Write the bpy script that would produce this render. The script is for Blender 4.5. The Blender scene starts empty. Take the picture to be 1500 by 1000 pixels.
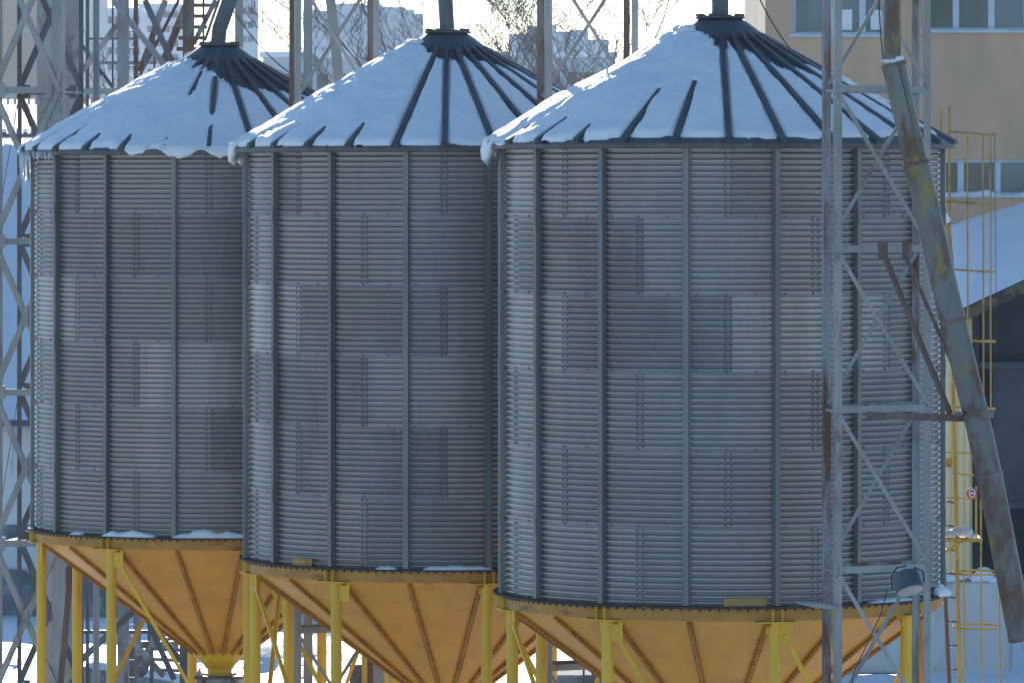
import bpy, math, random
from mathutils import Vector, Matrix, noise
R = math.radians
random.seed(7)
scene = bpy.context.scene
col = scene.collection
EYE = 9.5; F = 8200.0; YH = 276.0
def W(px, py, Y): return Vector(((px-750)/F*Y, Y, EYE-(py-YH)/F*Y))
def V(*a): return Vector(a)
def sstep(a, b, x):
    t = min(1, max(0, (x-a)/(b-a))); return t*t*(3-2*t)

# ------------------------------------------------------------------ materials
MATS = {}
def nodes_of(name):
    m = bpy.data.materials.new(name); m.use_nodes = True
    nt = m.node_tree; b = nt.nodes['Principled BSDF']
    return m, nt, b
def rgba(c): return (c[0], c[1], c[2], 1)
def mixcol(nt, fac, a, b):
    n = nt.nodes.new('ShaderNodeMix'); n.data_type = 'RGBA'
    if isinstance(fac, (int, float)): n.inputs[0].default_value = fac
    else: nt.links.new(fac, n.inputs[0])
    for i, s in ((6, a), (7, b)):
        if isinstance(s, tuple): n.inputs[i].default_value = rgba(s)
        else: nt.links.new(s, n.inputs[i])
    return n.outputs[2]
def nz(nt, scale, detail=4, rough=.55, stretch=(1, 1, 1), seed=0, world=False):
    tc = nt.nodes.new('ShaderNodeNewGeometry' if world else 'ShaderNodeTexCoord')
    mp = nt.nodes.new('ShaderNodeMapping'); mp.inputs['Scale'].default_value = stretch
    mp.inputs['Location'].default_value = (seed*3.1, seed*1.7, seed*2.3)
    nt.links.new(tc.outputs['Position' if world else 'Object'], mp.inputs['Vector'])
    n = nt.nodes.new('ShaderNodeTexNoise'); n.inputs['Scale'].default_value = scale
    n.inputs['Detail'].default_value = detail; n.inputs['Roughness'].default_value = rough
    nt.links.new(mp.outputs[0], n.inputs['Vector'])
    return n.outputs['Fac']
def ramp(nt, src, a, b):
    r = nt.nodes.new('ShaderNodeMapRange'); r.clamp = True
    r.inputs['From Min'].default_value = a; r.inputs['From Max'].default_value = b
    nt.links.new(src, r.inputs['Value']); return r.outputs[0]
def bump(nt, b, src, strength, dist=.01):
    n = nt.nodes.new('ShaderNodeBump'); n.inputs['Strength'].default_value = strength
    n.inputs['Distance'].default_value = dist
    nt.links.new(src, n.inputs['Height']); nt.links.new(n.outputs[0], b.inputs['Normal'])
def mat(name, c, rough=.6, metal=0., var=.25, scale=3., second=None, thr=(.55, .65), s2=2., stretch=(1, 1, 1),
        bmp=.15, third=None, thr3=(.6, .68), world=True):
    m, nt, b = nodes_of(name)
    lo = tuple(x*(1-var) for x in c); hi = tuple(min(1, x*(1+var)) for x in c)
    o = mixcol(nt, ramp(nt, nz(nt, scale, 6, .6, stretch, 1, world), .3, .7), lo, hi)
    if second: o = mixcol(nt, ramp(nt, nz(nt, s2, 7, .65, stretch, 5, world), *thr), o, second)
    if third: o = mixcol(nt, ramp(nt, nz(nt, s2*.8, 6, .62, stretch, 11, world), *thr3), o, third)
    nt.links.new(o, b.inputs['Base Color'])
    b.inputs['Roughness'].default_value = rough; b.inputs['Metallic'].default_value = metal
    if bmp: bump(nt, b, nz(nt, scale*9, 4, .6, (1, 1, 1), 2, world), bmp, .01)
    MATS[name] = m; return m
RUST = (.13, .055, .03)
mat('grey_paint', (.29, .28, .26), .5, .1, .25, 2.5, RUST, (.58, .72), 3, (1, 1, .35))
mat('grey_paint_rusty', (.27, .27, .27), .6, .1, .25, 2.5, RUST, (.47, .6), 3, (1, 1, .25))
mat('dark_steel', (.11, .115, .125), .6, .3, .3, 2.5, (.10, .06, .04), (.5, .68), 3, (1, 1, .3))
mat('rusty_steel', (.16, .10, .075), .75, .1, .35, 3, (.24, .22, .2), (.52, .66), 2.5, (1, 1, .3))
mat('yellow_paint', (.74, .43, .02), .45, 0, .12, 2.5, (.42, .26, .05), (.6, .75), 5, (1, 1, .4), .08)
mat('orange_paint', (.66, .285, .012), .42, 0, .08, 1.2, (.52, .21, .012), (.5, .72), 2.2, (1.6, 1.6, .3), .1)
mat('ochre_paint', (.42, .25, .07), .6, 0, .2, 3, RUST, (.55, .68), 6, (1, 1, .4))
mat('cage_paint', (.50, .31, .035), .55, 0, .2, 3, (.25, .12, .03), (.55, .68), 6)
mat('ring_paint', (.47, .21, .025), .55, 0, .2, 3, (.20, .085, .03), (.54, .68), 4, (1, 1, 2.5))
mat('seam_paint', (.42, .18, .012), .6, 0, .3, 6)
mat('dark_pipe', (.10, .11, .115), .5, .2, .3, 3, (.16, .13, .1), (.55, .7), 4)
mat('dark_flange', (.05, .04, .035), .8, .1, .4, 6, (.22, .12, .05), (.58, .68), 9)
mat('roof_metal', (.10, .105, .11), .5, .5, .25, 2, (.16, .18, .2), (.55, .72), 5)
mat('stiffener_metal', (.19, .185, .175), .45, .55, .2, 2, (.16, .17, .18), (.5, .7), 3, (1, 1, .3))
mat('chute_metal', (.15, .152, .138), .5, .2, .2, 1.6, (.12, .065, .04), (.47, .58), 2.2, (1.6, 1.6, .7), .25, (.25, .19, .04), (.54, .65))
mat('concrete', (.33, .32, .30), .9, 0, .2, 1.5, (.13, .13, .12), (.55, .66), 2.2, (1, 1, .6), .4)
mat('dark_concrete', (.16, .16, .16), .9, 0, .4, .8, (.35, .35, .36), (.52, .6), 1.4, (1, 1, 1), .4)
mat('stucco', (.58, .39, .25), .9, 0, .12, .35, (.43, .305, .22), (.45, .7), .5, (1, 1, .35), .3)
mat('beige_wall', (.62, .50, .38), .9, 0, .06, .2)
mat('pale_wall', (.84, .77, .70), .85, 0, .07, .4, (.35, .35, .36), (.62, .75), 1.2, (1, 1, .3))
mat('yard_plaster', (.66, .60, .55), .85, 0, .10, .6, (.42, .40, .38), (.55, .7), 1.4, (1, 1, .3))
mat('cream_siding', (.80, .60, .32), .6, 0, .06, 1.)
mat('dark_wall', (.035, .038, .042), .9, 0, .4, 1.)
mat('slate_wall', (.07, .075, .085), .9, 0, .3, .6)
mat('hazed_block', (.62, .66, .70), .9, 0, .06, .1)  # distance haze put into the wall colour of the far blocks
mat('grey_block', (.50, .52, .52), .9, 0, .08, .1)
mat('window_frame', (.52, .58, .64), .6, 0, .1, 2)
mat('tar_roof', (.10, .12, .16), .8, 0, .3, 1)
mat('moss_fascia', (.12, .11, .05), .9, 0, .4, 5, (.05, .04, .035), (.45, .6), 4)
mat('bark', (.20, .17, .15), .9, 0, .2, 2, bmp=0)
mat('cable', (.05, .04, .04), .7, 0, .1, 2, bmp=0)
mat('lamp_body', (.09, .11, .12), .5, .4, .2, 4)
mat('lamp_glass', (.27, .26, .23), .3, 0, .1, 6)
mat('sack_white', (.7, .68, .64), .8, 0, .08, 4)
mat('sign_white', (.75, .75, .75), .5, 0, .02, 4, bmp=0)
mat('sign_red', (.55, .05, .05), .5, 0, .02, 4, bmp=0)
mat('sign_blue', (.05, .12, .45), .5, 0, .02, 4, bmp=0)
def glass():
    m, nt, b = nodes_of('window_glass')
    nt.links.new(mixcol(nt, ramp(nt, nz(nt, .35, 3, .5, (1, 1, .6), 4, True), .42, .6), (.02, .028, .035), (.11, .14, .17)), b.inputs['Base Color']); b.inputs['Roughness'].default_value = .12  # paler clouds mixed into the glass colour stand in for reflections
    bump(nt, b, nz(nt, .6, 2, .5, (1, 1, 1), 1, True), .1, .02); MATS['window_glass'] = m
glass()
def snow(name, sc=1., b1=.35, dirt=None):
    m, nt, b = nodes_of(name)
    base = mixcol(nt, ramp(nt, nz(nt, .8*sc, 6, .6, (1, 1, 1), 3, True), .3, .75), (.80, .82, .85), (.88, .89, .90))
    if dirt: base = mixcol(nt, ramp(nt, nz(nt, dirt[1], 8, .75, (1, 1, 1), 8, True), dirt[2], dirt[2]+.08), base, dirt[0])
    nt.links.new(base, b.inputs['Base Color'])
    b.inputs['Roughness'].default_value = .55
    b.inputs['Specular IOR Level'].default_value = .3
    b1n = nz(nt, 20*sc, 8, .7, (1, 1, 1.4), 2, True)
    bump(nt, b, b1n, b1*1.6, .03)
    MATS[name] = m
snow('snow', 1., .35); snow('ground_snow', .3, .5, ((.34, .32, .30), 1.1, .60))
snow('roof_snow', 1., .3, ((.32, .35, .38), 26., .665))
def ice():
    m, nt, b = nodes_of('ice')
    b.inputs['Base Color'].default_value = (.85, .92, .98, 1); b.inputs['Roughness'].default_value = .12
    b.inputs['Transmission Weight'].default_value = .6; b.inputs['IOR'].default_value = 1.3
    MATS['ice'] = m
ice()
def galv():
    m, nt, b = nodes_of('galvanised_sheet')
    at = nt.nodes.new('ShaderNodeAttribute'); at.attribute_name = 'tone'
    base = mixcol(nt, at.outputs['Fac'], (.22, .193, .162), (.60, .53, .45))
    # weather runs, streaked vertically, and blotchy zinc bloom
    st = ramp(nt, nz(nt, 2.2, 7, .65, (2.2, 2.2, .16), 4, True), .42, .8)
    base = mixcol(nt, st, base, (.36, .33, .30))
    bl = ramp(nt, nz(nt, 1.1, 5, .6, (1, 1, .8), 9, True), .5, .72)
    blm = nt.nodes.new('ShaderNodeMath'); blm.operation = 'MULTIPLY'; blm.inputs[1].default_value = .3; nt.links.new(bl, blm.inputs[0])
    base = mixcol(nt, blm.outputs[0], base, (.62, .57, .50))
    fi = ramp(nt, nz(nt, 30, 3, .6, (1, 1, .5), 6, True), .55, .8)
    base = mixcol(nt, fi, base, (.44, .42, .40))
    gr = nt.nodes.new('ShaderNodeAttribute'); gr.attribute_name = 'groove_shade'   # dark sky reflection painted on upward facets, seam bands dulled likewise
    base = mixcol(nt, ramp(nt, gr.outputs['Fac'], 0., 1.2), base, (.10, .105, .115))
    nt.links.new(base, b.inputs['Base Color'])
    b.inputs['Metallic'].default_value = .75
    r = nt.nodes.new('ShaderNodeMapRange'); nt.links.new(nz(nt, 3, 5, .6, (1, 1, 1), 2, True), r.inputs['Value'])
    r.inputs['To Min'].default_value = .32; r.inputs['To Max'].default_value = .46
    nt.links.new(r.outputs[0], b.inputs['Roughness'])
    bump(nt, b, nz(nt, 3., 3, .5, (1, 1, 3), 7, True), .2, .02)
    MATS['galvanised_sheet'] = m
galv()

# ------------------------------------------------------------------ mesh builder
class MB:
    def __init__(s): s.v = []; s.f = []
    def quad(s, a, b, c, d):
        i = len(s.v); s.v += [Vector(a), Vector(b), Vector(c), Vector(d)]; s.f.append((i, i+1, i+2, i+3)); return s
    def obox(s, c, ax, ay, az):
        c = Vector(c); i = len(s.v)
        for dz in (-1, 1):
            for dy in (-1, 1):
                for dx in (-1, 1): s.v.append(c+ax*dx+ay*dy+az*dz)
        if ax.cross(ay).dot(az) > 0:
            fs = [(0, 2, 3, 1), (4, 5, 7, 6), (0, 1, 5, 4), (2, 6, 7, 3), (0, 4, 6, 2), (1, 3, 7, 5)]
        else:
            fs = [(1, 3, 2, 0), (6, 7, 5, 4), (4, 5, 1, 0), (3, 7, 6, 2), (2, 6, 4, 0), (5, 7, 3, 1)]
        s.f += [tuple(i+k for k in f) for f in fs]; return s
    def box(s, x0, x1, y0, y1, z0, z1):
        return s.obox(((x0+x1)/2, (y0+y1)/2, (z0+z1)/2), V((x1-x0)/2, 0, 0), V(0, (y1-y0)/2, 0), V(0, 0, (z1-z0)/2))
    def bar(s, p0, p1, w, h, up=V(0, -1, 0)):
        # w across (perpendicular to `up` normal), h along the normal
        p0 = Vector(p0); p1 = Vector(p1); d = (p1-p0); L = d.length; d = d/L
        n = up-d*up.dot(d)
        if n.length < 1e-4: n = V(1, 0, 0)-d*d.x
        n.normalize(); u = d.cross(n)
        return s.obox((p0+p1)/2, u*(w/2), n*(h/2), d*(L/2))
    def angle(s, p0, p1, w, t, n=V(0, -1, 0), side=1):
        # L section: one plate in the face, one going back along -n
        p0 = Vector(p0); p1 = Vector(p1); d = (p1-p0); L = d.length; d = d/L
        n = n-d*n.dot(d)
        if n.length < 1e-4: n = V(0, -1, 0)
        n.normalize(); u = d.cross(n)*side; c = (p0+p1)/2
        s.obox(c, u*(w/2), n*(t/2), d*(L/2))
        s.obox(c-u*(w/2-t/2)-n*(t/2+w/2), u*(t/2), n*(w/2), d*(L/2-.001))
        return s
    def channel(s, p0, p1, w, dep, t, n=V(0, -1, 0)):
        # H/U column: web facing n, flanges going back
        p0 = Vector(p0); p1 = Vector(p1); d = (p1-p0); L = d.length; d = d/L
        n = (n-d*n.dot(d)).normalized(); u = d.cross(n); c = (p0+p1)/2
        s.obox(c, u*(w/2), n*(t/2), d*(L/2))
        for k in (-1, 1): s.obox(c+u*k*(w/2-t/2)-n*(dep/2+t/2), u*(t/2), n*(dep/2), d*(L/2-.001))
        return s
    def ring(s, c, d, r, n, ref=None):
        d = d.normalized(); a = (ref or V(0, 0, 1)); a = a-d*a.dot(d)
        if a.length < 1e-3: a = V(1, 0, 0)-d*d.x
        a.normalize(); b = d.cross(a); i = len(s.v)
        for k in range(n):
            t = 2*math.pi*k/n; s.v.append(c+a*math.cos(t)*r+b*math.sin(t)*r)
        return i
    def tube(s, pts, rad, n=12, caps=True):
        pts = [Vector(p) for p in pts]
        if isinstance(rad, (int, float)): rad = [rad]*len(pts)
        idx = []
        for k, p in enumerate(pts):
            d = (pts[min(k+1, len(pts)-1)]-pts[max(k-1, 0)])
            idx.append(s.ring(p, d, rad[k], n, V(.3, 1, .1)))
        for a, b in zip(idx, idx[1:]):
            for k in range(n): s.f.append((a+k, a+(k+1) % n, b+(k+1) % n, b+k))
        if caps:
            s.f.append(tuple(idx[0]+k for k in reversed(range(n)))); s.f.append(tuple(idx[-1]+k for k in range(n)))
        return s
    def lathe(s, prof, n=64, c=V(0, 0, 0), close=False):
        i0 = len(s.v); m = len(prof)
        for k in range(n):
            t = 2*math.pi*k/n
            for r, z in prof: s.v.append(c+V(r*math.sin(t), -r*math.cos(t), z))
        for k in range(n):
            a = i0+k*m; b = i0+((k+1) % n)*m
            for j in range(m if close else m-1):
                j2 = (j+1) % m
                s.f.append((a+j, b+j, b+j2, a+j2))
        return s
    def build(s, name, m, parent=None, smooth=False, ang=None):
        me = bpy.data.meshes.new(name); me.from_pydata([tuple(v) for v in s.v], [], s.f)
        me.materials.append(MATS[m] if isinstance(m, str) else m)
        if smooth:
            me.polygons.foreach_set('use_smooth', [True]*len(me.polygons))
            if ang: me.set_sharp_from_angle(angle=R(ang))
        me.update()
        o = bpy.data.objects.new(name, me); col.objects.link(o)
        if parent: o.parent = parent
        return o
def tag(o, label, cat, group=None, kind=None):
    o['label'] = label; o['category'] = cat
    if group: o['group'] = group
    if kind: o['kind'] = kind
    return o
def empty(name, loc=(0, 0, 0), label=None, cat=None, group=None):
    o = bpy.data.objects.new(name, None); o.empty_display_size = .3; o.location = loc; col.objects.link(o)
    if label: tag(o, label, cat, group)
    return o
def struct(o):
    o['kind'] = 'structure'; return o
def copy_tree(o, parent=None):
    c = o.copy(); col.objects.link(c); c.parent = parent
    for ch in list(o.children): copy_tree(ch, c)
    return c
def pol(r, th, z): return V(r*math.sin(th), -r*math.cos(th), z)

# ------------------------------------------------------------------ silos
RW = 2.552; ZB = 4.845; RH = .866; ZT = ZB+6*RH; RE = 2.71; ZE = ZT-.02; SL = .555
RCAP = .50; ZCAP = ZE+(RE-RCAP)*SL
A0 = R(12.0)           # stiffener phase
NR = 28                # roof ribs
def make_silo():
    root = empty('grain_silo'); grv = []; global braces; braces = []
    # corrugated wall: six courses of sheets, thirteen waves each
    NS = 144; rows = []; spw = 8; npitch = 13
    for c in range(6):
        for i in range(npitch*spw + (1 if c == 5 else 0)):
            u = i/(npitch*spw); z = ZB+(c+u)*RH
            e = min(u, 1-u)*RH
            amp = .0125*(.15+.85*sstep(.006, .03, e))
            rr = RW+amp*math.sin(2*math.pi*(u*npitch)-math.pi/2) + (.004 if u < .04 else 0)
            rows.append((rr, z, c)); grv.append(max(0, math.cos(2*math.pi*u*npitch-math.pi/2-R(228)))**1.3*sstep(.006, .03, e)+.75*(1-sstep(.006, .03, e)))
    mb = MB(); m = len(rows)
    for k in range(NS):
        t = A0+R(11.25)+2*math.pi*k/NS
        for rr, z, c in rows: mb.v.append(pol(rr, t, z))
    tones = []; rnd = random.Random(11)
    sheet = {(5, 6): .6, (5, 7): .64, (5, 0): .42, (5, 1): .5, (4, 5): .75, (4, 6): .2, (4, 7): .66, (4, 0): .45, (3, 6): .78, (3, 7): .24, (3, 0): .95, (3, 1): .4,
             (2, 5): .5, (2, 6): .58, (2, 7): .52, (2, 0): .36, (1, 6): .62, (1, 7): .5, (1, 0): .45, (1, 1): .4, (0, 5): .6, (0, 6): .72, (0, 7): .55, (0, 0): .42}
    for k in range(NS):
        a = k*m; b = ((k+1) % NS)*m
        for j in range(m-1):
            mb.f.append((a+j, b+j, b+j+1, a+j+1))
            c = rows[j][2]; ph = 9 if c % 2 else 0
            key = (c, ((k+ph) % NS)//18)
            if key not in sheet: sheet[key] = rnd.choice([.34, .42, .5, .55, .6, .64, .8, .22])+rnd.uniform(-.05, .05)
            tones.append(sheet[key])
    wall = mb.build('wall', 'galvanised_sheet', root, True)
    at = wall.data.attributes.new('tone', 'FLOAT', 'FACE'); at.data.foreach_set('value', tones)
    at = wall.data.attributes.new('groove_shade', 'FLOAT', 'POINT'); at.data.foreach_set('value', grv*NS)
    # bolts
    bb = MB()
    def bolt(th, z, r=RW+.012, s=.011):
        p = pol(r, th, z); t = V(math.cos(th), math.sin(th), 0); n = pol(1, th, 0)
        bb.obox(p, t*s, V(0, 0, s*.8), n*.007)
    for c in range(6):
        for q in range(8):
            th = A0+R(11.25)+R(45*q)+(R(22.5) if c % 2 else 0)
            for i in range(13):
                z = ZB+c*RH+(i+.5)*RH/13
                for dt in (-.032, .032):
                    bolt(th+dt/RW-R(.9), z)
    for c in range(7):
        for q in range(48):
            bolt(A0+R(q*7.5+2.4), ZB+c*RH+(.012 if c < 6 else -.015), RW+.006, .011)
    bo = bb.build('seam_bolts', 'dark_steel', root); bo['kind'] = 'stuff'
    # stiffeners
    for q in range(16):
        th = A0+R(22.5*q); t = V(math.cos(th), math.sin(th), 0); n = pol(1, th, 0); s_ = MB()
        zc = (ZB+ZT)/2; h = (ZT-ZB)/2
        s_.obox(pol(RW+.018, th, zc), t*.047, n*.004, V(0, 0, h-.005))
        for k in (-1, 1): s_.obox(pol(RW+.042, th, zc)+t*.024*k, t*.003, n*.022, V(0, 0, h-.008))
        s_.obox(pol(RW+.066, th, zc), t*.0275, n*.003, V(0, 0, h-.006))
        for c in range(1, 6):     # splice joints and bolts
            z = ZB+c*RH
            if c % 2 == 1: s_.obox(pol(RW+.071, th, z), t*.022, n*.003, V(0, 0, .10))
        for i in range(36):
            z = ZB+.08+i*.14
            s_.obox(pol(RW+.023, th, z)+t*.038, t*.007, n*.006, V(0, 0, .007))
        s_.build('stiffener', 'stiffener_metal', root)
    # roof
    prof = [(RE+.03, ZE-.075), (RE+.035, ZE-.015), (RE, ZE), (RCAP-.1, ZCAP+.1*SL)]
    rf = MB().lathe([(RW-.01, ZE-.03), (RE+.025, ZE-.07), (RE+.04, ZE-.02), (RE, ZE+.004), (2.0, ZE+(RE-2.0)*SL), (1.2, ZE+(RE-1.2)*SL), (RCAP-.1, ZCAP+.1*SL)], 112)
    roof = rf.build('roof', 'roof_metal', root, True, 25)
    for q in range(NR):
        th = 2*math.pi*q/NR; rb = MB(); t = V(math.cos(th), math.sin(th), 0)
        p0 = pol(RE+.03, th, ZE-.02+.03); p1 = pol(RCAP-.02, th, ZCAP+.03)
        nn = (pol(SL, th, 1)).normalized()
        d = (p1-p0).normalized(); i = len(rb.v)
        for p, hw in ((p0, .036), (p1, .026)):
            for a, b in ((-hw, -.04), (-hw*.8, .032), (hw*.8, .032), (hw, -.04)): rb.v.append(p+t*a+nn*b)
        rb.f += [(0, 1, 2, 3), (7, 6, 5, 4), (0, 4, 5, 1), (1, 5, 6, 2), (2, 6, 7, 3), (3, 7, 4, 0)]
        rb.obox(p0+d*.02-nn*.005, t*.05, nn*.012, d*.035)
        rb.build('rib', 'roof_metal', roof)
    # cap
    cp = MB().lathe([(RCAP+.04, ZCAP-.035), (RCAP+.05, ZCAP-.005), (RCAP-.01, ZCAP+.05), (.31, ZCAP+.185), (.24, ZCAP+.22), (0.1, ZCAP+.22)], 40)
    cap = cp.build('roof_cap', 'roof_metal', root, True, 30)
    cl = MB().lathe([(.1, ZCAP+.215), (.27, ZCAP+.215), (.29, ZCAP+.225), (.29, ZCAP+.24), (.27, ZCAP+.25), (.1, ZCAP+.25)], 24)
    for q in range(10):
        th = q*R(36)+.2; t = V(math.cos(th), math.sin(th), 0)
        cl.obox(pol(.26, th, ZCAP+.262), t*.03, pol(.02, th, 0), V(0, 0, .014))
    cl.build('collar', 'dark_steel', cap)
    # base ring
    fl = MB().lathe([(RW-.05, ZB-.03), (RW+.085, ZB-.03), (RW+.085, ZB-.005), (RW-.05, ZB-.005)], 128, close=True)
    fl.build('base_flange', 'dark_flange', root)
    rg = MB().lathe([(RW-.02, ZB-.031), (RW+.02, ZB-.031), (RW+.02, ZB-.165), (RW-.02, ZB-.165)], 128, close=True)
    rg.build('ring_beam', 'ring_paint', root, True, 30)
    rb = MB()
    for q in range(150):
        th = R(q*2.4); t = V(math.cos(th), math.sin(th), 0)
        rb.obox(pol(RW+.026, th, ZB-.045), t*.011, pol(.007, th, 0), V(0, 0, .011))
    o = rb.build('ring_bolts', 'dark_flange', root); o['kind'] = 'stuff'
    # hopper
    zt = ZB-.16; zo = 3.10; ro = .36
    hp = MB().lathe([(RW-.03, zt+.05), (RW-.03, zt-.015), (1.8, zt-(RW-.03-1.8)/(RW-.03-ro)*(zt-zo)), (1.0, zt-(RW-.03-1.0)/(RW-.03-ro)*(zt-zo)), (ro, zo)], 72)
    hopper = hp.build('hopper', 'orange_paint', root, True, 20)
    for q in range(18):
        th = R(20*q-10.0); sb = MB(); t = V(math.cos(th), math.sin(th), 0)
        p0 = pol(RW-.04, th, zt-.01); p1 = pol(ro, th, zo+.01); d = (p1-p0).normalized()
        nn = t.cross(d); nn = nn if nn.z < 0 else -nn
        sb.obox((p0+p1)/2+nn*.015, t*.008, nn*.03, d*((p1-p0).length/2))
        L = (p1-p0).length; nb = int(L/.062)
        for i in range(nb):
            p = p0+d*(i+.5)*.062+nn*.028
            sb.obox(p, t*.03, nn*.014, d*.015)
        sb.build('seam_flange', 'seam_paint', hopper)
    ou = MB().lathe([(ro+.02, zo+.03), (ro+.03, zo+.0), (.17, zo-.22), (.17, zo-.27), (.24, zo-.27), (.24, zo-.30), (.1, zo-.30)], 28)
    ou.build('outlet', 'yellow_paint', hopper, True, 30)
    # legs and braces
    RL = RW-.085
    for q in range(8):
        th = A0+R(45*q); lg = MB(); zl = ZB-.19
        lg.tube([pol(RL, th, .02), pol(RL, th, zl)], .068, 20)
        leg = lg.build('leg', 'yellow_paint', root, True, 40)
        br = MB(); t = V(math.cos(th), math.sin(th), 0); n = pol(1, th, 0)
        br.obox(pol(RW-.03, th, zl+.008), t*.23, n*.11, V(0, 0, .008))
        for k in (-1, 1): br.obox(pol(RW+.05, th, zl+.083)+t*.055*k, t*.006, n*.03, V(0, 0, .070))
        br.obox(pol(RL+.02, th, zl-.115)+t*.12, t*.09, n*.006, V(0, 0, .12))
        MB().obox(pol(RL, th, .012), t*.16, n*.16, V(0, 0, .012)).build('base_plate', 'yellow_paint', leg)
        for k in (-1, 1): br.obox(pol(RL, th, zl-.06)+t*.08*k, t*.018, n*.006, V(0, 0, .065))
        br.build('bracket', 'yellow_paint', leg)
        th2 = A0+R(45*(q+1))
        bc = MB().bar(pol(RL+.035, th, zl-.14)+t*.12, pol(RL+.02, th2, 1.5), .055, .012, n)
        bc.bar(pol(RL+.015, th, zl-.14)+t*.12, pol(RL, th2, 1.5), .012, .05, n)
        bo_ = bc.build('brace', 'yellow_paint', root); braces.append(bo_)
    return root
SP = [(2.418, 65.0), (-.822, 71.07), (-4.04, 77.3)]
proto = make_silo()
silos = []
labels = ['nearest corrugated grain silo with yellow hopper, behind the lattice tower and the chute',
          'middle corrugated grain silo of the row, standing between its two neighbours',
          'farthest corrugated grain silo, with icicles on its eave and hopper tip in view']
for i, (x, y) in enumerate(SP):
    o = proto if i == 0 else copy_tree(proto)
    o.location = (x, y, 0)
    if i:       # every silo has its own mix of brighter and duller sheets
        w_ = [c for c in o.children if c.name.startswith('wall')][0]; w_.data = w_.data.copy()
        old = [d.value for d in w_.data.attributes['tone'].data]; mp = {}; rnd = random.Random(50+i)
        for v in old:
            if v not in mp: mp[v] = rnd.choice([.3, .42, .5, .52, .55, .6, .9, .2])+rnd.uniform(-.04, .06)
        w_.data.attributes['tone'].data.foreach_set('value', [mp[v] for v in old])
    tag(o, labels[i], 'silo', 'grain silos in a row'); silos.append(o)
# a few braces are missing on the real frames
for i, gone in ((0, (5, 4)), (1, (7, 4)), (2, (6, 5))):
    bs = sorted([c for c in silos[i].children if c.name.startswith('brace')], key=lambda c: c.name)
    if i == 0: bs = braces
    tgt = [braces[q].data for q in gone]
    if i == 0: dead0 = [braces[q] for q in gone]
    else:
        for c in [c for c in silos[i].children if c.type == 'MESH' and c.data in tgt]: bpy.data.objects.remove(c)
for c in dead0: bpy.data.objects.remove(c)
# splice plates, a different place on each silo
def splice(root, th, w):
    th = R(th); s = MB(); t = V(math.cos(th), math.sin(th), 0); n = pol(1, th, 0)
    s.obox(pol(RW+.04, th, ZB+.045), t*w, n*.006, V(0, 0, .045))
    for i in range(7):
        for dz in (.02, .065): s.obox(pol(RW+.05, th, ZB+dz)+t*(w*(-.85+i*.28)), t*.012, n*.008, V(0, 0, .01))
    s.build('splice_plate', 'ochre_paint', root)
splice(silos[0], 4, .24); splice(silos[1], -43, .17); splice(silos[2], 3, .13)

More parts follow.
